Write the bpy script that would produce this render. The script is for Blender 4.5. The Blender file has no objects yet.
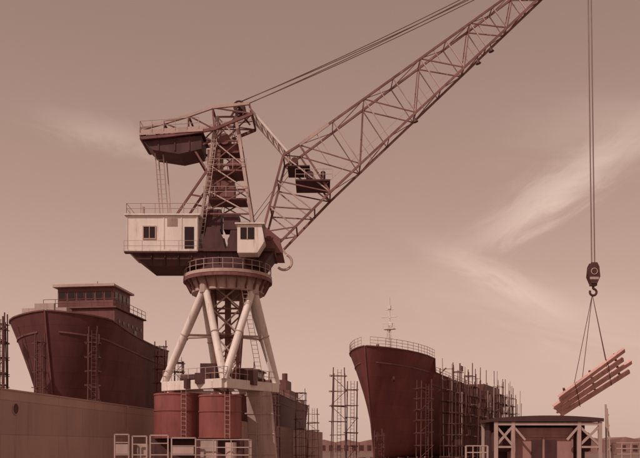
import bpy, math, random
from mathutils import Vector, Matrix
random.seed(7)
scn = bpy.context.scene
scn.view_settings.view_transform = 'Standard'
scn.view_settings.look = 'None'
scn.view_settings.exposure = 0

# ------------------------------------------------------------ materials
def paint(name, col, rough=0.6, var=0.25, scale=0.6, rust=0.0, rustcol=(0.10,0.03,0.025), seams=None, metal=0.0, bump=0.15):
    m = bpy.data.materials.new(name); m.use_nodes = True
    nt = m.node_tree; N = nt.nodes; L = nt.links
    b = N['Principled BSDF']; b.inputs['Roughness'].default_value = rough; b.inputs['Metallic'].default_value = metal
    b.inputs['Specular IOR Level'].default_value = 0.3
    tc = N.new('ShaderNodeTexCoord')
    mp = N.new('ShaderNodeMapping'); mp.inputs['Scale'].default_value = (1,1,0.35)
    L.new(tc.outputs['Object'], mp.inputs['Vector'])
    n1 = N.new('ShaderNodeTexNoise'); n1.inputs['Scale'].default_value = scale; n1.inputs['Detail'].default_value = 6; n1.inputs['Roughness'].default_value = 0.65
    L.new(mp.outputs[0], n1.inputs['Vector'])
    r1 = N.new('ShaderNodeValToRGB')
    r1.color_ramp.elements[0].position = 0.3; r1.color_ramp.elements[1].position = 0.7
    r1.color_ramp.elements[0].color = (*[c*(1-var) for c in col],1)
    r1.color_ramp.elements[1].color = (*[min(1,c*(1+var*0.6)) for c in col],1)
    L.new(n1.outputs['Fac'], r1.inputs['Fac'])
    out = r1.outputs['Color']
    if rust > 0:
        mp2 = N.new('ShaderNodeMapping'); mp2.inputs['Scale'].default_value = (1,1,0.12)
        L.new(tc.outputs['Object'], mp2.inputs['Vector'])
        n2 = N.new('ShaderNodeTexNoise'); n2.inputs['Scale'].default_value = scale*3.2; n2.inputs['Detail'].default_value = 7
        n2.inputs['Roughness'].default_value = 0.7
        L.new(mp2.outputs[0], n2.inputs['Vector'])
        r2 = N.new('ShaderNodeValToRGB'); r2.color_ramp.elements[0].position = 0.62-rust*0.2; r2.color_ramp.elements[1].position = 0.78-rust*0.1
        L.new(n2.outputs['Fac'], r2.inputs['Fac'])
        mx = N.new('ShaderNodeMixRGB'); mx.inputs[2].default_value = (*rustcol,1)
        L.new(r2.outputs['Color'], mx.inputs[0]); L.new(out, mx.inputs[1]); out = mx.outputs[0]
    if seams:
        br = N.new('ShaderNodeTexBrick'); br.inputs['Scale'].default_value = 1.0
        br.inputs['Brick Width'].default_value = seams[0]; br.inputs['Row Height'].default_value = seams[1]
        br.inputs['Mortar Size'].default_value = 0.035; br.inputs['Mortar Smooth'].default_value = 0.6
        br.inputs['Color1'].default_value = (1,1,1,1); br.inputs['Color2'].default_value = (0.84,0.84,0.84,1); br.inputs['Mortar'].default_value = (0.68,0.66,0.66,1)
        sp = N.new('ShaderNodeSeparateXYZ'); cb = N.new('ShaderNodeCombineXYZ')
        L.new(tc.outputs['Object'], sp.inputs[0])
        L.new(sp.outputs['X'], cb.inputs['X']); L.new(sp.outputs['Z'], cb.inputs['Y'])
        L.new(cb.outputs[0], br.inputs['Vector'])
        mm = N.new('ShaderNodeMixRGB'); mm.blend_type = 'MULTIPLY'; mm.inputs[0].default_value = 1
        L.new(out, mm.inputs[1]); L.new(br.outputs['Color'], mm.inputs[2]); out = mm.outputs[0]
    L.new(out, b.inputs['Base Color'])
    if bump > 0:
        bp = N.new('ShaderNodeBump'); bp.inputs['Strength'].default_value = bump; bp.inputs['Distance'].default_value = 0.08
        L.new(n1.outputs['Fac'], bp.inputs['Height']); L.new(bp.outputs[0], b.inputs['Normal'])
    return m

M_white = paint('white_paint', (0.78,0.70,0.64), 0.5, 0.18, 0.8, rust=0.3, rustcol=(0.38,0.23,0.19))
M_house = paint('house_white_paint', (0.80,0.72,0.66), 0.5, 0.14, 0.5, rust=0.25, rustcol=(0.46,0.31,0.26))
M_red   = paint('red_oxide_steel', (0.22,0.095,0.088), 0.6, 0.35, 0.7, rust=0.3, rustcol=(0.11,0.045,0.042))
M_boom  = paint('boom_maroon_paint', (0.24,0.115,0.105), 0.55, 0.4, 0.5, rust=0.35, rustcol=(0.42,0.27,0.23))
M_lace  = paint('pale_paint_and_highlight', (0.52,0.40,0.36), 0.55, 0.3, 0.5, rust=0.4, rustcol=(0.24,0.12,0.105))  # pale paint; on the boom posts it stands in for highlights
M_dark  = paint('dark_greasy_steel', (0.095,0.040,0.040), 0.6, 0.4, 1.0)
M_tank  = paint('tank_red_paint', (0.29,0.095,0.085), 0.5, 0.25, 0.5, rust=0.5, rustcol=(0.15,0.055,0.05))
M_hull  = paint('hull_red_lead', (0.20,0.058,0.055), 0.6, 0.35, 0.22, rust=0.35, rustcol=(0.12,0.042,0.042), seams=(7,2.2))  # red lead, lightened to put distance haze into the colour
M_hull2 = paint('hull_dark_red', (0.145,0.050,0.050), 0.6, 0.35, 0.3, rust=0.35, rustcol=(0.09,0.034,0.035), seams=(5,1.8))  # dark red with haze painted in as a lighter base tone
M_super = paint('superstructure_primer', (0.18,0.075,0.070), 0.6, 0.35, 0.5, rust=0.3)
M_pale  = paint('pale_primer', (0.50,0.37,0.33), 0.6, 0.25, 0.5, rust=0.2, rustcol=(0.25,0.13,0.115))
M_deck  = paint('deck_steel', (0.14,0.07,0.065), 0.8, 0.35, 0.6)
M_wall  = paint('dock_wall_paint', (0.50,0.335,0.29), 0.75, 0.12, 0.25, rust=0.25, rustcol=(0.35,0.215,0.185), seams=(9,2.4))
M_glass = paint('dark_window_glass', (0.03,0.016,0.017), 0.15, 0.2, 1.0, bump=0)
M_rope  = paint('steel_rope', (0.26,0.18,0.165), 0.5, 0.2, 3, bump=0)
M_rope2 = paint('stay_rope', (0.16,0.085,0.08), 0.5, 0.2, 3, bump=0)
M_scaf  = paint('scaffold_wood', (0.15,0.07,0.064), 0.8, 0.4, 1.5)
M_beamp = paint('beam_primer', (0.62,0.37,0.33), 0.55, 0.3, 0.9, rust=0.35, rustcol=(0.32,0.14,0.12))
M_ground= paint('ground_dirt', (0.22,0.145,0.12), 0.9, 0.35, 0.08, bump=0.4)
M_roof  = paint('shed_roof', (0.08,0.037,0.036), 0.7, 0.3, 1)
M_panel = paint('faded_pink_panel', (0.42,0.235,0.21), 0.7, 0.3, 1, rust=.3, rustcol=(.2,.1,.09))
M_far   = paint('weathered_cladding', (0.30,0.17,0.15), 0.8, 0.3, .2)

# ------------------------------------------------------------ mesh builder
class MB:
    def __init__(s): s.v=[]; s.f=[]
    def add(s, vs, fs):
        o=len(s.v); s.v += [tuple(v) for v in vs]; s.f += [tuple(i+o for i in f) for f in fs]
    def tube(s, p, q, r, r2=None, n=6, cap=True):
        p=Vector(p); q=Vector(q); d=(q-p)
        if d.length<1e-6: return
        d.normalize(); up = Vector((0,0,1)) if abs(d.z)<0.95 else Vector((0,1,0))
        a=d.cross(up).normalized(); b=d.cross(a); r2 = r if r2 is None else r2
        vs=[]
        for k in range(n):
            t=2*math.pi*(k+0.5)/n; w=a*math.cos(t)+b*math.sin(t)
            vs.append(p+w*r)
        for k in range(n):
            t=2*math.pi*(k+0.5)/n; w=a*math.cos(t)+b*math.sin(t)
            vs.append(q+w*r2)
        fs=[(k,(k+1)%n,n+(k+1)%n,n+k) for k in range(n)]
        if cap: fs += [tuple(reversed(range(n))), tuple(range(n,2*n))]
        s.add(vs,fs)
    def bar(s,p,q,w,h=None):      # rectangular section
        h=w if h is None else h
        p=Vector(p); q=Vector(q); d=(q-p).normalized(); up = Vector((0,0,1)) if abs(d.z)<0.95 else Vector((0,1,0))
        a=d.cross(up).normalized()*(w/2); b=d.cross(a).normalized()*(h/2)
        vs=[p-a-b,p+a-b,p+a+b,p-a+b,q-a-b,q+a-b,q+a+b,q-a+b]
        s.add(vs,[(0,1,5,4),(1,2,6,5),(2,3,7,6),(3,0,4,7),(3,2,1,0),(4,5,6,7)])
    def box(s,x0,x1,y0,y1,z0,z1):
        vs=[(x0,y0,z0),(x1,y0,z0),(x1,y1,z0),(x0,y1,z0),(x0,y0,z1),(x1,y0,z1),(x1,y1,z1),(x0,y1,z1)]
        s.add(vs,[(3,2,1,0),(4,5,6,7),(0,1,5,4),(1,2,6,5),(2,3,7,6),(3,0,4,7)])
    def prism_y(s,pts,y0,y1):     # polygon in xz, extruded along y
        n=len(pts)
        vs=[(x,y0,z) for x,z in pts]+[(x,y1,z) for x,z in pts]
        s.add(vs,[(k,(k+1)%n,n+(k+1)%n,n+k) for k in range(n)]+[tuple(reversed(range(n))),tuple(range(n,2*n))])
    def ring(s,c,r0,r1,z0,z1,n=40):
        vs=[]
        for k in range(n):
            t=2*math.pi*k/n; cx,cy=math.cos(t),math.sin(t)
            vs += [(c[0]+r0*cx,c[1]+r0*cy,z0),(c[0]+r1*cx,c[1]+r1*cy,z0),(c[0]+r1*cx,c[1]+r1*cy,z1),(c[0]+r0*cx,c[1]+r0*cy,z1)]
        fs=[]
        for k in range(n):
            a=4*k; b=4*((k+1)%n)
            for j in range(4): fs.append((a+j,b+j,b+(j+1)%4,a+(j+1)%4))
        s.add(vs,fs)
    def torus(s,c,R,r,axis='y',n=20,m=6,a0=0,a1=2*math.pi):
        full = abs(a1-a0-2*math.pi)<1e-3; cnt = n if full else n+1; vs=[]
        for k in range(cnt):
            t=a0+(a1-a0)*k/n
            for j in range(m):
                u=2*math.pi*j/m; rr=R+r*math.cos(u); h=r*math.sin(u)
                if axis=='y': vs.append((c[0]+rr*math.cos(t),c[1]+h,c[2]+rr*math.sin(t)))
                elif axis=='x': vs.append((c[0]+h,c[1]+rr*math.cos(t),c[2]+rr*math.sin(t)))
                else: vs.append((c[0]+rr*math.cos(t),c[1]+rr*math.sin(t),c[2]+h))
        fs=[]
        for k in range(n):
            k2=(k+1)%cnt
            for j in range(m): fs.append((k*m+j,k2*m+j,k2*m+(j+1)%m,k*m+(j+1)%m))
        s.add(vs,fs)
    def rail(s,pts,h=1.1,sp=1.5,r=0.035,mid=1):
        for a,b in zip(pts[:-1],pts[1:]):
            a=Vector(a); b=Vector(b); n=max(1,round((b-a).length/sp))
            for k in range(n+1):
                p=a.lerp(b,k/n); s.tube(p,p+Vector((0,0,h)),r,n=5)
            for j in range(mid+1):
                z=Vector((0,0,h*(j+1)/(mid+1))); s.tube(a+z,b+z,r,n=5)
    def ladder(s,p,q,w=0.5,side=(0,1,0),step=0.4,r=0.035):
        p=Vector(p); q=Vector(q); sd=Vector(side).normalized()*w/2
        s.tube(p-sd,q-sd,r,n=5); s.tube(p+sd,q+sd,r,n=5)
        n=int((q-p).length/step)
        for k in range(1,n):
            c=p.lerp(q,k/n); s.tube(c-sd,c+sd,r*0.8,n=4)
    def obj(s,name,mat,parent=None,smooth=False,bevel=0):
        me=bpy.data.meshes.new(name); me.from_pydata(s.v,[],s.f); me.update()
        import bmesh
        bm=bmesh.new(); bm.from_mesh(me); bmesh.ops.recalc_face_normals(bm,faces=bm.faces); bm.to_mesh(me); bm.free()
        me.materials.append(mat)
        o=bpy.data.objects.new(name,me); scn.collection.objects.link(o)
        if parent: o.parent=parent
        if smooth:
            for p in me.polygons: p.use_smooth=True
            e=o.modifiers.new('es','EDGE_SPLIT'); e.split_angle=math.radians(35)
        if bevel:
            b=o.modifiers.new('bv','BEVEL'); b.width=bevel; b.segments=2; b.limit_method='ANGLE'
        return o
def empty(name,loc=(0,0,0),rz=0):
    e=bpy.data.objects.new(name,None); e.location=loc; e.rotation_euler=(0,0,rz); e.empty_display_size=1
    scn.collection.objects.link(e); return e

# ------------------------------------------------------------ ground
g=MB(); g.add([(-3000,-400,0),(3000,-400,0),(3000,6000,0),(-3000,6000,0)],[(0,1,2,3)]); g.obj('ground',M_ground)

# ============================================================ CRANE
crane=empty('harbour_crane',(-9.2,80,0))
pc=(-0.7,0)
def pol(R,a,z,c=pc): return Vector((c[0]+R*math.cos(math.radians(a)),c[1]+R*math.sin(math.radians(a)),z))
feet=[pol(5.6,a,10.2) for a in (190,280,10,100)]
tops=[pol(3.3,a,19.5,(0,0)) for a in (235,325,55,145)]
w=MB()
for k in range(4):
    w.tube(tops[k],feet[k],0.34,0.38,n=12); w.tube(tops[k],feet[(k+1)%4],0.34,0.38,n=12)
w.obj('portal_legs',M_white,crane,smooth=True)
w=MB()
for k in range(4):
    w.tube(tops[k]+Vector((0,0,-.7)),tops[k]+Vector((0,0,.2)),.55,n=10)
    for f in (.5,):
        for j in (k,(k+1)%4):
            c=tops[k].lerp(feet[j],f); d=(feet[j]-tops[k]).normalized()*.05; w.tube(c-d,c+d,.42,n=12)
w.obj('leg_flanges',M_lace,crane,smooth=True)
w=MB()
for k in range(4):
    a=feet[k]; b=feet[(k+1)%4]; dz=Vector((0,0,-0.35))
    w.bar(a+dz,b+dz,0.7,0.9)
w.box(-5.9,4.4,-0.3,0.3,9.45,10.15); w.box(-1.0,-0.4,-5.2,5.2,9.40,10.12)
w.obj('portal_sill_beams',M_white,crane,bevel=0.04)
w=MB()
w.rail([feet[0]+Vector((0,-.4,.1)),feet[1]+Vector((0,-.4,.1)),feet[2]+Vector((0,-.4,.1))],1.1,1.2,0.03)
w.ladder((3.4,-1.6,10.2),(1.9,-3.3,19.4),0.55,(1,0,0),r=.03)
w.obj('portal_handrails',M_pale,crane)
# king post inside portal
w=MB(); w2=MB()
for a in (45,135,225,315):
    w.tube(pol(1.3,a,10,(0,0)),pol(2.2,a,20,(0,0)),0.17,n=8)
zz=[10,12.5,15,17.5,20]
for i in range(4):
    for a in (45,135,225,315):
        r0=1.3+.9*(i)/4; r1=r0+.225
        w2.tube(pol(r0,a,zz[i],(0,0)),pol(r1,a+90,zz[i+1],(0,0)),0.085); w2.tube(pol(r0,a+90,zz[i],(0,0)),pol(r1,a,zz[i+1],(0,0)),0.085)
        w.tube(pol(r0,a,zz[i],(0,0)),pol(r0,a+90,zz[i],(0,0)),0.1)
w.tube((0,0,9),(0,0,20),0.32,n=12)
w.box(-1.2,1.2,-1.2,1.2,15.0,15.12)
for k in range(4):
    w2.tube(tops[k].lerp(feet[k],.5),(0,0,15),.11); w2.tube(tops[k].lerp(feet[(k+1)%4],.5),(0,0,15),.11)
w.obj('king_post',M_red,crane); w2.obj('king_post_bracing',M_lace,crane)
# slewing ring
w=MB()
w.ring((0,0),2.6,4.4,20.55,20.85); w.ring((0,0),3.0,3.6,19.1,20.55)
w.obj('slew_ring',M_pale,crane,smooth=True)
w=MB()
for k in range(24):
    a=k*15+4
    p=pol(3.62,a,19.2,(0,0)); q=pol(4.3,a,20.5,(0,0)); w.bar(p,q,0.12,0.25); 
w.ring((0,0),4.25,4.42,20.2,20.5)
w.obj('ring_brackets',M_red,crane)
w=MB()
for k in range(28):
    a=k*360/28; w.tube(pol(4.3,a,20.85,(0,0)),pol(4.3,a,21.85,(0,0)),0.03,n=5)
    a2=(k+1)*360/28
    for z in (21.35,21.85): w.tube(pol(4.3,a,z,(0,0)),pol(4.3,a2,z,(0,0)),0.03,n=5)
w.obj('ring_handrail',M_pale,crane)
w=MB(); w.ring((0,0),0.3,2.9,20.9,21.5); w.ring((0,0),2.4,3.3,21.1,21.4); w.obj('slew_bearing',M_dark,crane,smooth=True)

# ballast tanks
for (x,y,r,zt,zb) in ((-4.7,-1.4,2.35,9.1,4.7),(-0.25,-4.2,2.0,8.8,4.7),(-1.6,4.2,2.2,9.0,4.7)):
    w=MB(); w.tube((x,y,zb),(x,y,zt),r,n=48)
    for z in (zb+.1,zb+(zt-zb)*.62,zt-.12): w.ring((x,y),r-.02,r+.06,z-.06,z+.06,n=48)
    w.obj('ballast_tank',M_tank,crane,smooth=True)
    w=MB(); w.tube((x-.6,y,zt),(x-.6,y,zt+.35),.35,n=16); w.ladder((x+.9,y-r*.93-.1,zb),(x+.9,y-r*.93-.1,zt+.2),.45,(1,0,0),.4,.025); w.obj('tank_hatch_and_ladder',M_lace,crane)
    w=MB(); w.box(x-2.2,x+2.2,y-.9,y+.9,2.2,4.68); w.box(x-3,x+3,y-.6,y+.6,1.3,2.2)
    for k in (-2.3,-.8,.8,2.3): w.tube((x+k,y-.35,.62),(x+k,y+.35,.62),.55,n=20)
    w.obj('travel_bogie',M_dark,crane,bevel=0.03)
w=MB()
w.prism_y([(1.9,9.4),(4.3,9.4),(5.0,1.4),(2.3,1.4)],-1.2,1.2)
w.obj('plated_leg',M_pale,crane,bevel=0.05)
w=MB()
for z in (3.2,5.2,7.2,9.0):
    w.box(1.8,4.95-(z-1.4)*.06,-1.27,-1.2,z-.06,z+.06)
w.box(1,5.8,-.8,.8,.6,1.38)
w.ladder((3.3,-1.5,1.4),(3.1,-1.5,9.6),.5,(1,0,0))
w.obj('leg_stiffeners',M_lace,crane)
w=MB(); w.tube((-3.5,-3.4,9.5),(-3.5,-3.4,10.4),.35,n=10); w.box(-2.6,-1.2,-4.6,-3.6,9.9,10.9); w.box(1.9,3.1,-3,-2,9.9,11.3)
w.tube((-4.6,-.5,10.6),(-3.2,-.5,10.6),.55,n=16); w.box(-5,-2.8,-1.1,.1,9.9,10.15); w.box(-2.4,-.9,-2.6,-1.4,9.9,12.0); w.tube((1.0,-1,10.9),(2.6,-1,10.9),.8,n=18)
w.obj('portal_winches',M_dark,crane,smooth=True)

# machinery house
w=MB(); w.box(-9.5,-2.6,-2.6,2.6,22.85,26.3); w.obj('machinery_house',M_house,crane,bevel=0.05)
w=MB(); w.box(-9.7,-2.4,-2.8,2.8,26.3,26.45)
w.box(-9.6,-2.5,-2.66,-2.602,22.85,23.0)
for x in (-9.45,-5.9,-4.2,-2.7): w.box(x-.05,x+.05,-2.65,-2.602,23.0,26.3)
w.obj('house_roof_trim',M_white,crane)
w=MB()
w.box(-7.85,-6.75,-2.64,-2.6,24.1,25.2)
w.box(-3.9,-3.0,-2.64,-2.6,23.1,25.2)
w.box(-9.54,-9.5,-1.2,.2,24.1,25.2)
w.obj('house_windows',M_glass,crane)
w=MB()
for a,b,c,d in ((-7.95,-6.65,25.2,25.3),(-7.95,-6.65,24.0,24.1),(-7.95,-7.85,24.1,25.2),(-6.75,-6.65,24.1,25.2),(-7.33,-7.27,24.1,25.2)): w.box(a,b,-2.68,-2.6,c,d)
for k in range(6): w.box(-5.6,-4.6,-2.66,-2.6,25.3+k*.13,25.36+k*.13)
w.obj('house_window_frame',M_pale,crane)
w=MB(); w.rail([(-2.6,-2.7,26.45),(-9.5,-2.7,26.45),(-9.5,2.7,26.45),(-2.6,2.7,26.45)],1.0,1.4,.03)
w.tube((-8.3,-1,26.4),(-8.3,-1,27.6),.2,n=10)
w.obj('house_roof_rail',M_pale,crane)
w=MB()
w.prism_y([(-9.3,22.83),(-7.6,21.5),(3.6,21.5),(4.6,22.83)],-2.3,2.3)
w.box(-2.6,4.8,-2.7,2.7,22.83,23.1)
w.box(-9.6,-2.6,-3.3,-2.7,22.55,22.7)
for k in range(9): w.box(-7.2+k*1.3,-7.1+k*1.3,-2.42,-2.3,21.5,22.8)
w.obj('revolving_frame',M_dark,crane)
w=MB(); w.rail([(-9.6,-3.3,22.7),(-2.6,-3.3,22.7)],1.0,1.7,.022)
w.obj('catwalk_rail',M_pale,crane)
# winches & machinery on deck
w=MB()
w.tube((-1.2,-2,24.2),(-1.2,2,24.2),.9,n=20); w.tube((.9,-1.8,24.0),(.9,1.8,24.0),.75,n=20)
for y in (-2.2,2.0):
    w.prism_y([(-2.4,23.1),(0,23.1),(-.6,25.3),(-1.8,25.3)],y,y+.2); w.prism_y([(.1,23.1),(1.9,23.1),(1.3,25),(.5,25)],y+.03,y+.22)
w.box(-2.5,-.6,-1,1,25.4,27.4); w.box(-.3,1.2,-1.3,.6,25.3,26.8)
w.obj('hoist_winches',M_dark,crane,smooth=True)
# operator cab
w=MB(); w.prism_y([(1.4,22.2),(3.3,22.2),(4.0,23.3),(3.7,24.9),(1.4,24.9)],-4.6,-2.8); w.obj('operator_cab',M_house,crane,bevel=.05)
w=MB(); w.box(1.7,3.0,-4.64,-4.6,23.5,24.6); w.prism_y([(3.93,23.5),(3.99,23.5),(3.8,24.7),(3.74,24.7)],-4.5,-2.9); w.obj('cab_windows',M_glass,crane)
w=MB(); w.box(1.2,4.0,-4.8,-2.75,24.9,25.02); w.box(2.32,2.38,-4.67,-4.6,23.5,24.6); w.obj('cab_roof',M_white,crane)

# A-frame tower
w=MB(); wh=MB(); br=MB()
for y in (-1.7,1.7):
    y2=y*.75
    A0=Vector((-2.9,y,23));A1=Vector((-0.9,y2,36.4)); B0=Vector((3.0,y,23));B1=Vector((0.9,y2,36.4))
    wh.bar(A0,A1,.3); wh.bar(B0,B1,.3)
    fr=[.28,.46,.64,.82,1.0]
    for i,f in enumerate(fr):
        w.bar(A0.lerp(A1,f),B0.lerp(B1,f),.14)
        if i:
            f0=fr[i-1]
            w.bar(A0.lerp(A1,f0),B0.lerp(B1,f),.11); br.bar(B0.lerp(B1,f0),A0.lerp(A1,f),.11)
    w.bar((-5.0,y,26.4),(-1.9,y,30.9),.2); w.bar((-5.0,y,26.4),(-2.4,y,26.4),.2)
    w.bar((-3.4,y,28.6),(-2.3,y,28.4),.14)
    w.bar((-3.2,y*.9,33.2),(-1.4,y*.9,30.2),.18); w.bar((-3.2,y*.9,33.2),(-1.0,y*.8,34.2),.18)
for f in (.28,.46,.64,.82,1.0):
    for P0,P1,Q0,Q1 in ((Vector((-2.9,-1.7,23)),Vector((-.9,-1.27,36.4)),Vector((-2.9,1.7,23)),Vector((-.9,1.27,36.4))),(Vector((3,-1.7,23)),Vector((.9,-1.27,36.4)),Vector((3,1.7,23)),Vector((.9,1.27,36.4)))):
        w.bar(P0.lerp(P1,f),Q0.lerp(Q1,f),.14); w.bar(P0.lerp(P1,f-.18),Q0.lerp(Q1,f),.1)
w.box(-1.8,1.9,-1.3,1.3,28.25,28.4); w.box(-1.4,.7,-1,1,28.42,30.2); w.tube((.9,-1.3,31.6),(.9,1.3,31.6),.7,n=16)
w.box(-1.6,1.6,-1.5,1.5,31.0,31.12); w.box(-1.9,-.6,-1.2,1.2,31.15,33.2); w.tube((-.2,-1.4,34.2),(-.2,1.4,34.2),.55,n=16)
w.box(-1.0,1.4,-.9,.9,33.0,33.9)
w.obj('a_frame_machinery_and_bracing',M_red,crane); wh.obj('a_frame_legs',M_lace,crane); br.obj('a_frame_diagonals',M_lace,crane)
w=MB(); w.rail([(-2.2,-1.75,28.4),(2.2,-1.75,28.4)],1,1.2,.03); w.rail([(-2.0,-1.75,31.1),(2.0,-1.75,31.1)],1,1.2,.03)
w.ladder((-2.6,-2.0,23),(-.9,-1.6,36),.5,(1,0,0)); w.obj('tower_ladder',M_pale,crane)

# rocking counterweight beam
w=MB(); p=MB(); wt=MB(); tr=MB()
top=[(-8.2,34.9),(-6.0,35.5),(-3.6,36.2),(-1.3,37.0),(2.3,37.4)]
bot=[(-8.3,34.0),(-6.0,34.2),(-3.6,34.5),(-1.1,34.9),(2.6,36.4)]
for y in (-2.0,2.0):
    for a,b in zip(top[:-1],top[1:]): p.bar((a[0],y,a[1]),(b[0],y,b[1]),.24,.26)
    for a,b in zip(bot[:-1],bot[1:]): tr.bar((a[0],y,a[1]),(b[0],y,b[1]),.24,.26)
    for i in range(5):
        tr.bar((top[i][0],y,top[i][1]),(bot[i][0],y,bot[i][1]),.14)
        if i: tr.bar((top[i-1][0],y,top[i-1][1]),(bot[i][0],y,bot[i][1]),.12)
for i in range(5):
    tr.bar((top[i][0],-2,top[i][1]),(top[i][0],2,top[i][1]),.16); tr.bar((bot[i][0],-2,bot[i][1]),(bot[i][0],2,bot[i][1]),.16)
    if i:
        tr.bar((bot[i-1][0],-2,bot[i-1][1]),(bot[i][0],2,bot[i][1]),.1); tr.bar((bot[i-1][0],2,bot[i-1][1]),(bot[i][0],-2,bot[i][1]),.1)
w.prism_y([(-8.2,34.0),(-7.2,33.0),(-4.6,32.6),(-2.4,33.1),(-2.4,34.4),(-8.0,33.98)],-1.7,1.7)
w.prism_y([(-8.3,34.16),(-2.2,34.6),(-2.2,34.72),(-8.3,34.28)],-1.95,1.95)
for x in (-6.6,-5.0,-3.6): w.box(x-.06,x+.06,-1.78,-1.7,32.9,34.1)
w.obj('counterweight',M_dark,crane); tr.obj('counterweight_beam_truss',M_red,crane)
p.prism_y([(-8.4,34.2),(-8.25,34.2),(-8.25,35.0),(-8.4,35.0)],-2.1,2.1)
p.bar((-8.4,-2.15,34.5),(-2.2,-2.15,34.9),.06,.5)
p.obj('beam_top_chords',M_pale,crane)
wt.rail([(-2.6,-2.2,34.9),(-8.3,-2.2,34.5),(-8.3,2.2,34.5)],1.1,1.2,.03)
for x,z in ((-7.1,33.0),(-6.3,32.8)): 
    for y in (-.9,.9): wt.tube((x,y,z),(x+.5,y,26.5),.06,n=5)
for k in range(12):
    z=27+.48*k; f=(32.9-z)/6.4; wt.tube((-7.1+.5*f,-.9,z),(-6.3+.5*f,-.9,z),.025,n=4)
wt.obj('beam_rails_and_rods',M_pale,crane)
w=MB()
for y in (-1.3,1.3):
    w.bar((2.3,y,37.2),(6.2,y,32.7),.2); 
for k in range(8):
    f=k/7; a=Vector((2.3,-1.3,37.2)).lerp(Vector((6.2,-1.3,32.7)),f); b=a+Vector((0,2.6,0)); w.bar(a,b,.1)
    if k<7:
        c=Vector((2.3,1.3,37.2)).lerp(Vector((6.2,1.3,32.7)),(k+1)/7); w.bar(a,c,.08)
w.obj('luffing_strut',M_white,crane)
w=MB()
for y in (-.9,-.3,.3,.9): w.torus((1.2,y,37.6),.5,.1,'y')
w.tube((1.2,-1.3,37.6),(1.2,1.3,37.6),.14,n=8)
w.bar((.4,-1.2,36.4),(1.2,-1.2,37.7),.16); w.bar((2.1,-1.2,36.6),(1.2,-1.2,37.7),.16); w.bar((.4,1.2,36.4),(1.2,1.2,37.7),.16); w.bar((2.1,1.2,36.6),(1.2,1.2,37.7),.16)
w.obj('head_sheaves',M_dark,crane)

# boom
fA=Vector((3.6,0,24.9)); fB=Vector((5.1,0,23.7)); kA=Vector((5.6,0,32.5)); kA2=Vector((7.2,0,33.5)); kB=Vector((10.2,0,28.9)); tA=Vector((35.5,0,54.2)); tB=Vector((36.2,0,53.4))
w=MB(); lc=MB(); lp=MB(); pl=MB()
def Y(v,y): return Vector((v.x,y,v.z))
for s_ in (-1,1):
    w.bar(Y(fA,1.9*s_),Y(kA,1.6*s_),.21); w.bar(Y(kA,1.6*s_),Y(kA2,1.6*s_),.21); w.bar(Y(kA2,1.6*s_),Y(tA,.45*s_),.2)
    w.bar(Y(fB,1.9*s_),Y(kB,1.6*s_),.21); w.bar(Y(kB,1.6*s_),Y(tB,.45*s_),.2)
    w.bar(Y(fA,1.9*s_),Y(fB,1.9*s_),.3)
    for f in (.33,.66,1.0):
        a=Y(fA,1.9*s_).lerp(Y(kA,1.6*s_),f); b=Y(fB,1.9*s_).lerp(Y(kB,1.6*s_),f); lp.bar(a,b,.12)
        a0=Y(fA,1.9*s_).lerp(Y(kA,1.6*s_),f-.33); lc.bar(a0,b,.11)
    lc.bar(Y(kA2,1.6*s_),Y(kB,1.6*s_),.17)
fs=[0]; st=0.115
while fs[-1]<1-0.03: fs.append(min(1,fs[-1]+st)); st*=0.94
fs[-1]=1
def PA(f,s_): return Y(kA2,1.6*s_).lerp(Y(tA,.45*s_),f)
def PB(f,s_): return Y(kB,1.6*s_).lerp(Y(tB,.45*s_),f)
for i in range(1,len(fs)):
    f0,f1=fs[i-1],fs[i]
    for s_ in (-1,1):
        lp.bar(PA(f1,s_),PB(f1,s_),.10)
        if i%2: lc.bar(PA(f0,s_),PB(f1,s_),.10)
        else: lc.bar(PB(f0,s_),PA(f1,s_),.10)
        if f0<.6:
            if i%2: m_=PA(f0,s_).lerp(PB(f1,s_),.5); lp.bar(m_,PA((f0+f1)/2,s_),.065)
            else: m_=PB(f0,s_).lerp(PA(f1,s_),.5); lp.bar(m_,PB((f0+f1)/2,s_),.065)
    for P in (PA,PB):
        lc.bar(P(f1,-1),P(f1,1),.08)
        if i%2: lc.bar(P(f0,-1),P(f1,1),.065)
        else: lc.bar(P(f0,1),P(f1,-1),.065)
for f in (.0,.35,.7,1.0):
    a=fA.lerp(kA,f); b=fB.lerp(kB,f); h=1.9-.3*f; lc.bar(Y(a,-h),Y(a,h),.14); lc.bar(Y(b,-h),Y(b,h),.14)
lc.bar(Y(kA,-1.6),Y(kA2,1.6),.1)
w.obj('boom_chords',M_boom,crane); lc.obj('boom_lacing',M_boom,crane); lp.obj('boom_posts',M_lace,crane)  # pale posts put highlights into the colour of the maroon boom
pl.box(6.8,10.2,-1.9,1.9,29.9,30.05); pl.box(6.0,8.2,-1.7,1.7,31.4,31.5)
pl.tube((8.2,-1.6,30.6),(8.2,1.6,30.6),.4,n=14); pl.tube((6.7,-1.5,32.0),(6.7,1.5,32.0),.35,n=14)
pl.tube((9.5,-1.7,30.7),(9.5,1.7,30.7),.25,n=12)
for y in (-1.2,0,1.2): pl.torus((35.9,y*.35,53.9),.55,.12,'y')
pl.tube((35.9,-.7,53.9),(35.9,.7,53.9),.15)
for f in (.32,.56,.61):
    c=PB(f,-1); pl.tube(c,c+Vector((0,0,-.5)),.05); pl.tube(c+Vector((0,0,-.5)),c+Vector((.1,0,-.85)),.1,.28,n=10)
pl.obj('boom_fittings',M_dark,crane)
w=MB(); 
w.rail([(6.8,-1.9,30.05),(10.4,-1.9,30.05)],1,1,.03); w.rail([(6.8,1.9,30.05),(10.2,1.9,30.05)],1,1,.03)
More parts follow.
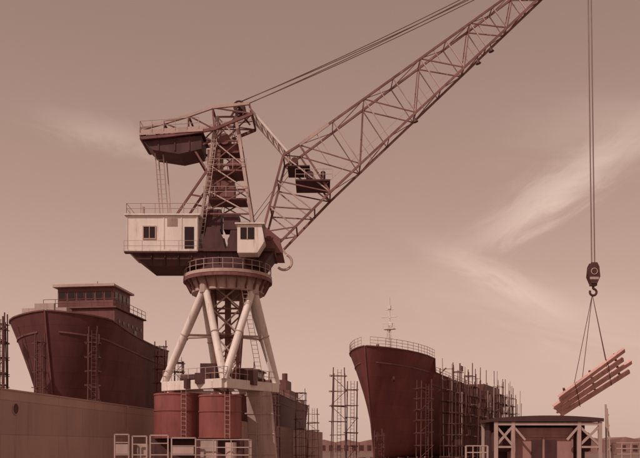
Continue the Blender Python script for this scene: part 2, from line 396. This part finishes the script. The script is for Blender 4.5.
a=PB(.0,-1)+Vector((-.6,0,.6)); b=PB(.95,-1)+Vector((-.3,0,.3)); w.tube(a,b,.025,n=4)
w.bar(PA(0,-1.05),PA(.10,-1.05),.14,.3)
w.torus((5.7,-2.1,21.9),.75,.13,'y',n=18,a0=-2.4,a1=1.2); w.bar((5.2,-2.1,23.6),(5.9,-2.1,22.7),.18)
w.obj('boom_rails_and_buffer',M_pale,crane)
w=MB()
for f0,f1 in zip(fs[:-1],fs[1:]):
    if f0<.95:
        a=PB(f0,-.15)+Vector((-.12,0,.18)); b=PB(f1,-.15)+Vector((-.12,0,.18)); w.bar(a,b,.4,.04)
w.obj('boom_walkway',M_boom,crane)
w=MB()
for y in (-2.1,2.1):
    w.prism_y([(2.4,22.8),(5.6,22.8),(5.3,24.2),(3.8,25.4),(3.0,25)],y-.12,y+.12)
w.tube((4.3,-2.3,24.3),(4.3,2.3,24.3),.3,n=12)
w.obj('boom_foot_brackets',M_red,crane)
# luffing ropes
w=MB()
for y,dz in ((-.9,0),(-.3,.8),(.3,.1),(.9,.9)):
    a=Vector((1.3,y,38.05+dz*.3)); b=Vector((35.7,y*.45,54.3+dz)); n=10; prev=a
    for k in range(1,n+1):
        f=k/n; q=a.lerp(b,f)+Vector((0,0,-.5*4*f*(1-f))); w.tube(prev,q,.042,n=5,cap=False); prev=q
for y in (-.8,.8): w.tube((-.9,y,24.9),(.9,y,37.3),.03,n=5); w.tube((1.0,y,24.5),(6.7,y,32.2),.03,n=5)
w.obj('luffing_ropes',M_rope2,crane)
# hoist ropes + block
hx=36.52
w=MB()
for dx,y in ((-.19,-.12),(.19,.12)): w.tube((36.1+dx,y,53.6),(hx+dx,y,22.1),.065,n=6)
w.obj('hoist_ropes',M_rope,crane)
w=MB()
for y in (-.3,.3):
    w.prism_y([(hx-.5,21.9),(hx-.3,22.3),(hx+.3,22.3),(hx+.5,21.9),(hx+.6,20.9),(hx+.3,20.2),(hx-.3,20.2),(hx-.6,20.9)],y-.05,y+.05)
w.torus((hx,-.0,21.4),.5,.16,'y'); w.tube((hx,-.4,21.4),(hx,.4,21.4),.2,n=12)
w.box(hx-.32,hx+.32,-.25,.25,20.0,20.5)
w.tube((hx,0,20.1),(hx,0,19.7),.12,n=8)
w.torus((hx,0,19.38),.33,.12,'y',n=16,m=8,a0=-3.6,a1=1.6)
w.obj('hook_block',M_dark,crane,smooth=True)
w=MB(); w.box(hx-.45,hx+.45,-.37,-.352,20.6,20.85); w.torus((hx,-.37,21.4),.3,.05,'y'); w.obj('hook_block_markings',M_lace,crane)

for y in (78.6,84.2):
    w=MB(); w.box(-120,120,y-.05,y+.05,0.024,.16); w.box(-120,120,y-.5,y+.5,-.1,.02); w.obj('crane_rail',M_dark)

# ============================================================ LOAD
load=empty('steel_beam_bundle',(27.25,80,10.1))
u=Vector((.83,.10,.55)).normalized(); v=Vector((.22,.60,-.70)); v=(v-u*v.dot(u)).normalized(); nrm=u.cross(v)
w=MB(); wd_=MB()
def plank(m,o,L0,L1,wd,th,dv=Vector((0,0,0))):
    a=u*L0+o; b=u*L1+o+dv; A=v*wd/2; B=nrm*th/2
    vs=[a-A-B,a+A-B,a+A+B,a-A+B,b-A-B,b+A-B,b+A+B,b-A+B]
    m.add(vs,[(0,1,5,4),(1,2,6,5),(2,3,7,6),(3,0,4,7),(3,2,1,0),(4,5,6,7)])
for k,(l0,l1) in enumerate(((-3.9,4.3),(-4.7,4.0),(-4.5,4.9),(-4.2,4.5))):
    # beams fan slightly apart toward the upper end
    o=v*((k-1.5)*.72); dv=v*((k-1.5)*.30)
    plank(w,o,l0,l1,.46,.06,dv)
    plank(w,o+v*.21+nrm*.15,l0,l1,.05,.24,dv); plank(w,o-v*.21+nrm*.15,l0,l1,.05,.24,dv)
for t in (-3.0,.2,3.3):
    a=u*t-v*1.6+nrm*.36; b=u*(t+.2)+v*1.6+nrm*.36; wd_.bar(a,b,.2,.14)
w.obj('channel_beams',M_beamp,load); wd_.obj('dunnage_cross_ties',M_super,load)
w=MB()
hk=Vector((-.02,0,9.05))
for t in (-1.9,2.1):
    for s_ in (-1.6,1.6): w.tube(hk,u*t+v*s_+nrm*.1,.035,n=5)
    w.tube(u*t-v*1.6-nrm*.08,u*t+v*1.6-nrm*.08,.035,n=5)
w.obj('slings',M_rope2,load)

# ============================================================ SHIPS
def ship_hull(L,B,zk,D,sheer,fc_len,fc_h,rake,mat,parent,bulw=1.1):
    ts=[0,.004,.012,.025,.045,.07,.1,.135,.18,.24,.31,.4,.5,.6,.7,.8,.87,.93,.97,1.0]
    if fc_h>0:
        f=fc_len/L; ts=sorted([t for t in ts if abs(t-f)>.012]+[f,f+.003])
    ss=[0,.03,.08,.15,.25,.36,.48,.6,.72,.84,.93,1.0]
    def zd(t):
        z=D+sheer*(1-t)**3+.6*max(0,(t-.7)/.3)**2
        if fc_h>0 and t<=fc_len/L+1e-6: z+=fc_h
        return z
    def half(t,s_):
        bd=.02+.98*(1-(1-min(1,t/.17))**2.2)**.8
        bk=.01+.90*(min(1,t/.36))**1.15
        wv=s_**1.5; h=bk*(1-wv)+bd*wv
        bil=min(1,(s_/.14))**.45 if s_<.14 else 1
        h*= .35+.65*bil
        if t>.78:
            e=(t-.78)/.22; h*=1-e**2*(.22+.6*(1-s_)**1.5)
        return max(.03,h*B/2)
    def pos(t,s_,sd):
        z=zk+(zd(t)-zk)*s_
        return (L*t+rake*(1-s_)**1.1*(1-t)**8 - (.03*L)*max(0,(t-.9)/.1)*(1-s_), sd*half(t,s_), z)
    m=MB(); n=len(ss)
    cols=[[pos(t,s_,-1) for s_ in ss] for t in reversed(ts)]+[[pos(t,s_,1) for s_ in ss] for t in ts]
    vs=[q for c in cols for q in c]
    fs=[(i*n+j,(i+1)*n+j,(i+1)*n+j+1,i*n+j+1) for i in range(len(cols)-1) for j in range(n-1)]
    k=len(cols)-1
    fs+=[(k*n+j,j,j+1,k*n+j+1) for j in range(n-1)]
    T=len(ts)
    fs+=[((T-1-i)*n,(T+i)*n,(T+i+1)*n,(T-2-i)*n) for i in range(T-1)]
    m.add(vs,fs)
    o=m.obj('hull',mat,parent,smooth=True)
    d=MB(); vs=[]; k=len(ts)
    for sd in (-1,1):
        for t in ts:
            z=zd(t)-bulw; s_=(z-zk)/(zd(t)-zk); q=pos(t,s_,sd); vs.append((q[0],q[1]*.995,z))
    d.add(vs,[(j,j+1,k+j+1,k+j) for j in range(k-1)]); d.obj('deck',M_deck,parent)
    r=MB()
    for sd in (-1,1):
        for a,b in zip(ts[:-1],ts[1:]):
            r.bar(pos(a,1,sd),pos(b,1,sd),.22,.16)
        for a,b in zip(ts[2:-1],ts[3:]): 
            A=Vector(pos(a,.86,sd)); Bv=Vector(pos(b,.86,sd))
            if abs(A.z-Bv.z)<.6: r.bar(A,Bv,.14,.2)
    for a,b in zip(ss[:-1],ss[1:]):
        A=Vector(pos(0,a,0)); Bv=Vector(pos(0,b,0)); A.x-=.05; Bv.x-=.05; r.bar(A,Bv,.3,.16)
    r.obj('bulwark_rail_and_stem',M_super,parent)
    return pos,zd
# ---- right ship
ang=math.atan2(85,37)
s1=empty('cargo_ship',(7.3,130,0),ang)
pos,zd=ship_hull(94,14,2.0,16.3,1.6,17,2.4,4.5,M_hull,s1)
w=MB()
def edge(t,sd,off=.0,dz=0): q=pos(t,1,sd); return Vector((q[0],q[1],q[2]+dz))
for sd in (-1,1):
    w.rail([edge(t,sd) for t in (.004,.025,.045,.07,.1,.135,.178)],1.5,1.3,.04,mid=2)
    w.rail([edge(t,sd) for t in (.19,.24,.31,.4,.5)],1.0,2.0,.04,mid=1)
w.obj('deck_rails',M_pale,s1)
w=MB()
mx_=12.5; zb=zd(.1)-1
w.tube((mx_,0,zb),(mx_,0,30.2),.22,.10,n=8)
w.tube((mx_-.8,-1.0,zb),(mx_,0,26.5),.09); w.tube((mx_-.8,1.0,zb),(mx_,0,26.5),.09); w.tube((mx_+.9,0,zb),(mx_,0,26.5),.09)
w.tube((mx_,-1.4,26.8),(mx_,1.4,26.8),.08); w.tube((mx_,-.8,28.1),(mx_,.8,28.1),.07)
w.box(mx_-.6,mx_+.6,-1,1,24.6,24.72); w.rail([(mx_-.6,-1,24.7),(mx_-.6,1,24.7)],.9,.8,.04); w.box(mx_-.2,mx_+.2,-.25,.25,28.2,28.8)
w.ladder((mx_-.4,0,zb),(mx_-.2,0,27),.5,(0,1,0))
w.box(mx_-.25,mx_+.25,-.5,-.1,25.0,25.8)
w.obj('signal_mast',M_white,s1)
w=MB()
w.box(5,7,-1.4,-.6,zb,zb+1.2); w.box(5,7,.6,1.4,zb,zb+1.2); w.box(14,16,-3,3,zb-.5,zb+2.0)
w.tube((3.4,-1,zb),(3.4,-1,zb+2),.25,n=8); w.tube((3.8,1,zb),(3.8,1,zb+2),.25,n=8)
w.box(24,34,-4.4,4.4,15,17.2); w.box(38,50,-4.6,4.6,15,17.4); w.box(66,84,-5.5,5.5,15,18.6); 
w.tube((36,0,15),(36,0,22),.25,.12,n=8); w.tube((36,0,16),(44,-2,20.5),.15); w.tube((58,0,15),(58,0,22),.25,.12,n=8)
w.obj('deck_houses',M_super,s1)
w=MB(); w.box(18.5,20.5,-5,-3,15.5,18.8); w.box(20.8,22,-5.5,-4,15.5,18.2); w.tube((19.5,-2,15.5),(19.5,-2,19.6),.3,n=10); w.obj('deck_gear',M_pale,s1)
w=MB()
w.tube((3.2,-3.62,15.0),(3.35,-3.9,15.0),.45,n=14)
w.obj('hawse_pipe',M_dark,s1)
w=MB()
for k in range(14):
    x=8+6*k
    for y in (-3.5,0,3.5): w.box(x-.6,x+.6,y-.5,y+.5,0,2.0)
w.obj('keel_blocks',M_scaf,s1)
# ---- scaffolding beside right ship
sc=empty('scaffolding',(7.3,130,0),ang)
w=MB(); pk=MB(); lt=MB(); rr=random.Random(3)
x=18.0; cols=[]
while x<88:
    h=rr.choice([15.5,16.5,17.5,18.5,19.5,20.0,16.0]); cols.append((x,h)); x+=rr.choice([1.7,2.1,2.5])
for i,(x,h) in enumerate(cols):
    for y in (-7.7,-9.2,-10.6):
        hh=h+rr.uniform(-1.5,2.0)-(4*rr.random() if y<-10 else 0); (lt if rr.random()<.2 else w).tube((x+rr.uniform(-.1,.1),y,0),(x+rr.uniform(-.35,.35),y+rr.uniform(-.3,.3),hh),.08,n=5)
    for z in range(2,int(h),2): w.tube((x,-7.5,z),(x,-10.8 if z<12 else -9.4,z),.06,n=4)
    if i:
        x0,h0=cols[i-1]
        for z in range(2,int(min(h,h0)),2):
            for y in (-7.7,-9.2,-10.6):
                if y<-10 and z>12: continue
                if rr.random()<.85: (lt if rr.random()<.25 else w).tube((x0-.4,y,z+rr.uniform(-.12,.12)),(x+.4,y,z+rr.uniform(-.12,.12)),.065,n=4)
            if rr.random()<.55: pk.box(x0,x,-9.1,-7.8,z+.1,z+.16)
            if rr.random()<.12: pk.box(x0,x,-9.28,-9.22,z+.2,z+1.2)
        if i%2: w.tube((x0,-9.25,1),(x,-9.25,5),.06,n=4)
        if i%3==0: w.tube((x0,-9.25,h0-5),(x,-9.25,h0-1),.06,n=4)
w.obj('poles',M_scaf,sc); pk.obj('planks',M_super,sc); lt.obj('weathered_poles',M_lace,sc)

def scaf_tower(loc,wx,wy,h,rz=0,lift=1.9,seed=1,r=.08,mat=M_scaf):
    e=empty('scaffold_tower',loc,rz); m=MB(); q=random.Random(seed)
    for x in (-wx/2,wx/2):
        for y in (-wy/2,wy/2):
            m.tube((x+q.uniform(-.15,.15),y,0),(x*.85+q.uniform(-.2,.2),y*.9,h+q.uniform(-.6,.9)),r,n=5)
    z=lift; k=0
    while z<h:
        j=q.uniform(-.15,.15)
        for y in (-wy/2,wy/2): m.tube((-wx/2-.2-q.random()*.2,y*.95,z+j),(wx/2+.2,y*.95,z+q.uniform(-.15,.15)),r*.75,n=4)
        for x in (-wx/2,wx/2): m.tube((x,-wy/2,z),(x,wy/2,z),r*.75,n=4)
        s_=1 if k%2 else -1
        if q.random()<.6: m.tube((-s_*wx/2,-wy/2,z-lift),(s_*wx/2,-wy/2,z),r*.65,n=4)
        if q.random()<.5: m.box(-wx/2,wx/2,-wy/2,wy/2,z+.06,z+.12)
        z+=lift*q.uniform(.85,1.15);k+=1
    m.ladder((0,-wy/2-.1,0),(.1,-wy/2-.1,h),.5,(1,0,0),.45,.04)
    m.obj('tower_frame',mat,e); return e
scaf_tower((2.6,112,0),2.0,2,14.6,seed=2); scaf_tower((4.5,114,0),1.5,2,13.2,seed=3)
scaf_tower((16.9,130,0),2.2,2,14.0,rz=.3,seed=5); scaf_tower((9.0,121,0),1.2,1.2,6.0,seed=6)

# ---- left ship
dl=math.atan2(.992,.125)
s2=empty('tugboat',(-31.6,92,0),dl)
pos,zd=ship_hull(29,13.2,3.0,17.6,2.0,0,0,3.5,M_hull2,s2,bulw=1.3)
w=MB()
w.box(9.5,20,-4.6,4.6,16.5,21.4)
w.box(9.2,20.4,-4.9,4.9,21.4,21.6)
w.box(11.5,17.5,-3.6,3.95,21.6,24.5)
w.box(20,26,-3,3,16.5,19.2); w.box(20.5,24,-2,2,19.2,21.0)
w.prism_y([(18.2,21.6),(20.2,21.6),(20.0,23.9),(18.6,24.1)],-1.1,1.1)
w.tube((24.8,-1.5,19),(24.8,-1.5,21.5),.35,n=10); w.tube((26.5,1.5,17),(26.5,1.5,20.5),.12); w.box(21,23,-4.2,-3.2,16.8,18.8)
w.obj('superstructure',M_super,s2,bevel=.06)
w=MB(); w.box(11.0,18.0,-4.0,4.4,24.5,24.75)
w.box(10.9,11.1,-3.95,4.35,24.52,24.85)
w.obj('wheelhouse_roof',M_pale,s2)
w=MB()
for k in range(6):
    y=-2.95+k*1.25; w.box(11.44,11.5,y-.45,y+.45,23.0,23.95)
for k in range(4):
    x=12.4+k*1.4
    for yy in (-3.65,3.95): w.box(x-.45,x+.45,yy,yy+.05,23.0,23.95)
for k in range(6):
    y=-3.6+k*1.45; w.tube((9.45,y,19.9),(9.5,y,19.9),.28,n=14)
for k in range(6):
    x=10.8+k*1.6; w.tube((x,-4.66,19.9),(x,-4.6,19.9),.26,n=14)
w.box(16.2,17.1,-4.66,-4.6,17.6,19.5)
w.obj('windows',M_glass,s2)
w=MB()
for k in range(6):
    y=-2.95+k*1.25
    for a,b,c,d in ((y-.50,y+.50,23.95,24.0),(y-.50,y+.50,22.95,23.0),(y-.50,y-.45,23.0,23.95),(y+.45,y+.50,23.0,23.95)): w.box(11.41,11.5,a,b,c,d)
w.obj('window_frames',M_super,s2)
w=MB()
w.rail([(20.2,-4.8,21.6),(9.3,-4.8,21.6),(9.3,4.8,21.6)],1,1.5,.035)
w.tube((15,0,24.7),(15,0,26.0),.05); w.tube((22,-2,18.5),(22,-2,21.2),.1)
w.obj('rails_and_mast',M_super,s2)
w=MB()
w.box(4.5,6.0,-.5,5.2,17.0,20.7); w.box(2.6,3.0,.2,2.6,17.5,20.9); w.box(7,8.6,-4.5,-2.5,16.8,19.5)
w.obj('deck_lockers',M_lace,s2)
w=MB()
for k in range(5):
    for y in (-3,0,3): w.box(5+5*k-.5,5+5*k+.5,y-.5,y+.5,0,3.0)
w.obj('keel_blocks',M_scaf,s2)
scaf_tower((-35.6,89,0),1.3,1.2,18.0,seed=11,lift=1.6); scaf_tower((-37.0,93,0),1.0,1.2,19,seed=12,lift=1.8)
scaf_tower((-25.6,90.5,0),1.3,1.2,17.0,rz=.2,seed=13,lift=1.5); scaf_tower((-31.0,88.6,0),1.0,1.0,16.0,seed=14,lift=1.6)
scaf_tower((-21.5,108,0),1.4,1.4,17.5,rz=.2,seed=15,lift=1.6); scaf_tower((-20.8,118,0),1.4,1.4,17,rz=.2,seed=16,lift=1.6)

# ---- ship behind crane
s3=empty('trawler',(-17.2,146,0),dl)
pos,zd=ship_hull(78,11.0,3.0,14.6,1.2,10,1.5,3,M_hull2,s3)
w=MB()
w.box(12,22,-4,4,13.3,16.6); w.box(13,20,-3.2,3.2,16.6,19.0); w.box(12.6,20.6,-3.6,3.6,19.0,19.2)
w.box(28,38,-3.4,3.4,13.3,16.2); w.box(46,60,-4.2,4.2,13.3,17.4); w.box(48,56,-3,3,17.4,20)
w.tube((25,0,13.3),(25,0,22),.22,.12,n=8); w.tube((42,0,13.3),(42,0,23),.22,.12,n=8); w.tube((42,0,14.5),(34,-2,20),.12)
w.tube((58,-1,20),(58,-1,22.4),.7,n=14)
for k in range(14): 
    x=8+k*4.6; w.box(x,x+random.uniform(.8,2),-4.5,-3.6,13.4,14.8+random.random()*1.6)
w.obj('deck_houses',M_super,s3)
w=MB()
for k in range(5): w.box(13.4+k*1.3,14.2+k*1.3,-3.25,-3.2,17.6,18.5)
w.box(12.95,13,-2.4,-1.2,17.6,18.5); w.box(12.95,13,-.6,.6,17.6,18.5); w.box(12.95,13,1.2,2.4,17.6,18.5)
for k in range(7): w.tube((47+k*1.8,-4.26,15.8),(47+k*1.8,-4.2,15.8),.3,n=12)
w.obj('windows',M_glass,s3)
w=MB(); w.rail([pos(t,1,-1) for t in (.02,.045,.07,.1,.135)],1.1,1.5,.045); w.rail([pos(t,1,-1) for t in (.18,.24,.31,.4,.5,.6,.7)],1.1,2.2,.045); w.obj('rails',M_pale,s3)
scaf_tower((-9.3,150,0),2.2,2,15,seed=21); scaf_tower((-4.3,178,0),2.4,2,16,seed=22); scaf_tower((-1.5,170,0),2.4,2,12,seed=23)
scaf_tower((-8.0,140,0),1.8,1.8,13.5,seed=24)

# ============================================================ dock wall
dw=empty('floating_dock_wall',(-22,55,0),dl)
w=MB(); w.box(-30,182,0.0,3.2,0,7.9); w.obj('wall_side',M_wall,dw)
w=MB(); w.box(-30,182,-.06,3.3,7.9,8.0); 
w.obj('wall_coping',M_wall,dw)
w=MB()
w.tube((2.1,-.03,6.65),(2.1,.05,6.65),.38,n=24)
w.obj('draught_port',M_dark,dw,smooth=True)
w=MB()
w.torus((2.1,-.02,6.65),.41,.05,'y',n=24)
for k in range(9):
    x=24+k*17; w.box(x-.15,x+.15,-.1,-.002,0,7.9)
w.obj('fenders',M_wall,dw)

# ============================================================ foreground, lower left rail platform
fp=empty('access_platform',(-9.0,45,0))
w=MB()
w.box(-2.6,5.0,0,1.6,2.9,3.05)
for x in (-2.5,0,2.4,4.8):
    for y in (.1,1.5): w.bar((x,y,0),(x,y,2.9),.16)
w.obj('platform_deck',M_deck,fp)
w=MB()
for x0,x1,zt in ((-2.55,-1.75,4.65),(-1.55,-.75,4.55),(-.55,.45,4.6),(.65,2.0,4.45)):
    w.bar((x0,0,3.05),(x0,0,zt),.07); w.bar((x1,0,3.05),(x1,0,zt),.07); w.bar((x0,0,zt),(x1,0,zt),.07); w.bar((x0,0,zt-.45),(x1,0,zt-.45),.05); w.bar((x0,0,3.5),(x1,0,3.5),.05)
w.box(-2.5,-1.8,-.02,.02,3.55,4.1); w.box(.7,1.9,-.02,.02,3.55,3.95)
w.obj('guard_rails',M_pale,fp)
w=MB()
w.rail([(2.0,0,3.05),(5.0,0,3.05),(5.0,1.6,3.05)],1.3,.9,.03,mid=2)
w.box(2.2,3.1,.5,1.2,3.06,4.3); w.tube((3.9,.8,3.05),(3.9,.8,4.2),.32,n=14); w.box(-1.4,-.9,.5,1.2,3.06,4.1)
w.obj('winch_box_and_rail',M_lace,fp)

# lower right: boxy steel-framed plant unit
sh=empty('steel_plant_unit',(11.4,40,0))
w=MB()
n=14; prof=[]
for k in range(n+1):
    x=-2.75+5.5*k/n; prof.append((x,5.38+.14*(1-(x/2.75)**2)))
w.prism_y([(-2.75,5.22)]+prof+[(2.75,5.22)],-.15,3.3)
w.box(-2.5,2.5,2.0,3.1,0.02,5.2)
w.obj('roof_and_rear_casing',M_roof,sh)
w=MB()
for x in (-2.6,-1.75,1.55,2.6): w.bar((x,0,0),(x,0,5.2),.17)
for x in (-2.6,2.6): w.bar((x,3.2,0),(x,3.2,5.2),.14)
w.bar((-2.6,0,5.1),(2.6,0,5.1),.14)
w.bar((-2.6,.02,5.0),(-1.75,.02,4.0),.11); w.bar((-1.75,.03,5.0),(-2.6,.03,4.0),.11)
w.bar((1.55,.02,5.0),(2.6,.02,4.0),.11); w.bar((2.6,.03,5.0),(1.55,.03,4.0),.11)
w.bar((-2.6,.0,3.95),(-1.75,.0,3.95),.1); w.bar((1.55,0,3.95),(2.6,0,3.95),.1)
w.bar((-1.75,0,5.0),(-1.15,0,4.3),.1); w.bar((1.55,0,5.0),(.95,0,4.3),.1)
w.obj('frame',M_pale,sh)
w=MB(); w.box(-1.6,1.4,.5,1.9,1.2,4.92); w.box(-1.62,1.42,.42,.5,4.45,4.53)
for x in (-1.55,-.1,1.35): w.box(x-.05,x+.05,.43,.5,1.2,4.44)
w.obj('pink_casing',M_panel,sh)
w=MB(); w.box(-.7,.55,.44,.5,3.2,4.3); w.tube((-2.5,1.2,4.2),(-1.7,1.2,4.2),.5,n=18); w.tube((1.5,1.2,4.2),(2.4,1.2,4.2),.5,n=18); w.obj('openings_and_drums',M_dark,sh)

mp=empty('marker_post',(14.55,40.4,0)); w=MB()
w.bar((0,0,0),(-.12,0,6.1),.08); w.bar((.3,0,0),(-.05,0,5.9),.06)
for k in range(9): w.bar((0-.01*k,0,1+.55*k),(.28-.03*k,0,1.2+.55*k),.05)
w.obj('post',M_pale,mp)
fe=empty('yard_fence',(15.0,41,0)); w=MB(); w.rail([(0,0,3.0),(6,1,3.0)],1.15,.5,.03,mid=3)
for x in (0,1.5,3,4.5,6): w.bar((x,x/6,0),(x,x/6,4.15),.09)
w.obj('fence_frame',M_pale,fe)
fe=empty('yard_fence',(7.4,40.6,0)); w=MB(); w.rail([(0,0,3.0),(1.1,0,3.0)],1.0,.35,.03,mid=2)
for x in (0,1.1): w.bar((x,0,0),(x,0,4.0),.08)
w.obj('fence_frame',M_pale,fe)

# distant sheds on the horizon
for (x,y,wd,dp,h) in ((90,420,70,30,8),(180,460,80,30,9),(250,520,90,40,8),(10,520,60,30,8),(-120,600,160,40,9)):
    e=empty('distant_warehouse',(x,y,0)); w=MB()
    k=4; 
    for j in range(k):
        a=-wd/2+wd*j/k; b=a+wd/k; w.prism_y([(a,0),(b-.3,0),(b-.3,h*.8),((a+b)/2,h),(a,h*.8)],-dp/2,dp/2)
    w.obj('walls_and_roofs',M_far,e)
    w=MB()
    for j in range(k*3):
        a=-wd/2+1.5+(wd-2)*j/(k*3); w.box(a,a+2.6,-dp/2-.1,-dp/2,1,4.5)
    w.obj('openings',M_dark,e)

# ============================================================ light
SUN_EL=math.radians(46); SUN_AZ=math.radians(222)
sd=Vector((math.sin(SUN_AZ)*math.cos(SUN_EL),math.cos(SUN_AZ)*math.cos(SUN_EL),math.sin(SUN_EL)))
ld=bpy.data.lights.new('sun','SUN'); ld.energy=2.6; ld.angle=math.radians(.6); ld.color=(1,.80,.72)
lo=bpy.data.objects.new('sun',ld); scn.collection.objects.link(lo); lo.rotation_euler=sd.to_track_quat('Z','Y').to_euler(); lo.location=(-50,-50,90)

wd=bpy.data.worlds.new('World'); scn.world=wd; wd.use_nodes=True
nt=wd.node_tree; N=nt.nodes; L=nt.links; N.clear()
out=N.new('ShaderNodeOutputWorld'); bg=N.new('ShaderNodeBackground'); bg.inputs['Strength'].default_value=0.125; L.new(bg.outputs[0],out.inputs[0])
sky=N.new('ShaderNodeTexSky'); sky.sky_type='NISHITA'; sky.sun_disc=False; sky.sun_elevation=SUN_EL; sky.sun_rotation=SUN_AZ; sky.dust_density=3; sky.air_density=1.0
bw=N.new('ShaderNodeRGBToBW'); L.new(sky.outputs[0],bw.inputs[0])
tc=N.new('ShaderNodeTexCoord'); sp=N.new('ShaderNodeSeparateXYZ'); L.new(tc.outputs['Generated'],sp.inputs[0])
def M(op,a,b=None,c=None,clamp=False):
    n=N.new('ShaderNodeMath'); n.operation=op; n.use_clamp=clamp
    for i,x in enumerate((a,b,c)):
        if x is None: continue
        if isinstance(x,(int,float)): n.inputs[i].default_value=x
        else: L.new(x,n.inputs[i])
    return n.outputs[0]
az=M('ARCTAN2',sp.outputs[0],sp.outputs[1]); el=M('ARCSINE',sp.outputs[2])
ramp=N.new('ShaderNodeValToRGB'); cr=ramp.color_ramp
cr.elements[0].position=0; cr.elements[0].color=(6.3,4.35,3.55,1)
cr.elements[1].position=1; cr.elements[1].color=(3.1,1.98,1.62,1)
e=cr.elements.new(.22); e.color=(5.5,3.70,3.0,1)
e=cr.elements.new(.5); e.color=(4.3,2.82,2.30,1)
e=cr.elements.new(.8); e.color=(3.5,2.25,1.84,1)
L.new(M('MULTIPLY',el,1.75,clamp=True),ramp.inputs[0])
lum=M('ADD',M('MULTIPLY',M('MINIMUM',bw.outputs[0],8.0),.05),.72)
tint=N.new('ShaderNodeVectorMath'); tint.operation='SCALE'; L.new(ramp.outputs[0],tint.inputs[0]); L.new(lum,tint.inputs['Scale'])
def streak(a0,e0,a1,e1,wdt,amp,sc_,det=5):
    ca,ce=(a0+a1)/2,(e0+e1)/2; dx,dy=a1-a0,e1-e0; ln=math.hypot(dx,dy); c,s_=dx/ln,dy/ln
    da=M('SUBTRACT',az,ca); de=M('SUBTRACT',el,ce)
    al=M('ADD',M('MULTIPLY',da,c),M('MULTIPLY',de,s_)); pe=M('SUBTRACT',M('MULTIPLY',de,c),M('MULTIPLY',da,s_))
    cb=N.new('ShaderNodeCombineXYZ'); L.new(M('MULTIPLY',al,11*sc_),cb.inputs[0]); L.new(M('MULTIPLY',pe,40*sc_),cb.inputs[1]); cb.inputs[2].default_value=a0*10
    nz=N.new('ShaderNodeTexNoise'); nz.inputs['Scale'].default_value=1; nz.inputs['Detail'].default_value=det; nz.inputs['Roughness'].default_value=.6; nz.inputs['Distortion'].default_value=.8
    L.new(cb.outputs[0],nz.inputs['Vector'])
    pe2=M('ADD',pe,M('MULTIPLY',M('SUBTRACT',nz.outputs['Fac'],.5),wdt*3.0))
    g1=M('EXPONENT',M('MULTIPLY',M('POWER',M('ABSOLUTE',M('DIVIDE',pe2,wdt)),2.0),-1))
    g2=M('EXPONENT',M('MULTIPLY',M('POWER',M('ABSOLUTE',M('DIVIDE',al,ln*.5)),2.0),-1))
    return M('MULTIPLY',M('MULTIPLY',g1,g2),M('MULTIPLY',M('ADD',nz.outputs['Fac'],.15),amp))
c1=streak(.20,.250,.37,.340,.021,.68,1.0)
c2=streak(.150,.235,.29,.165,.014,.50,1.0)
c3=streak(-.32,.37,-.19,.345,.014,.30,1.0,3)
c4=streak(.26,.36,.47,.34,.035,.26,.6,3)
c5=streak(.10,.19,.42,.13,.035,.26,.5,3)
cl=M('ADD',M('ADD',M('ADD',c1,c2),M('ADD',c3,c4)),c5,clamp=True)
mix=N.new('ShaderNodeMixRGB'); L.new(cl,mix.inputs[0]); L.new(tint.outputs[0],mix.inputs[1]); mix.inputs[2].default_value=(8.0,6.0,5.1,1)
L.new(mix.outputs[0],bg.inputs['Color'])

# ============================================================ camera
cd=bpy.data.cameras.new('camera'); cam=bpy.data.objects.new('camera',cd); scn.collection.objects.link(cam)
cam.location=(0,0,4); cam.rotation_euler=(math.radians(90),0,0); cd.sensor_width=36; cd.lens=45; cd.shift_y=217/640; cd.clip_end=8000; cd.clip_start=.1
scn.camera=cam
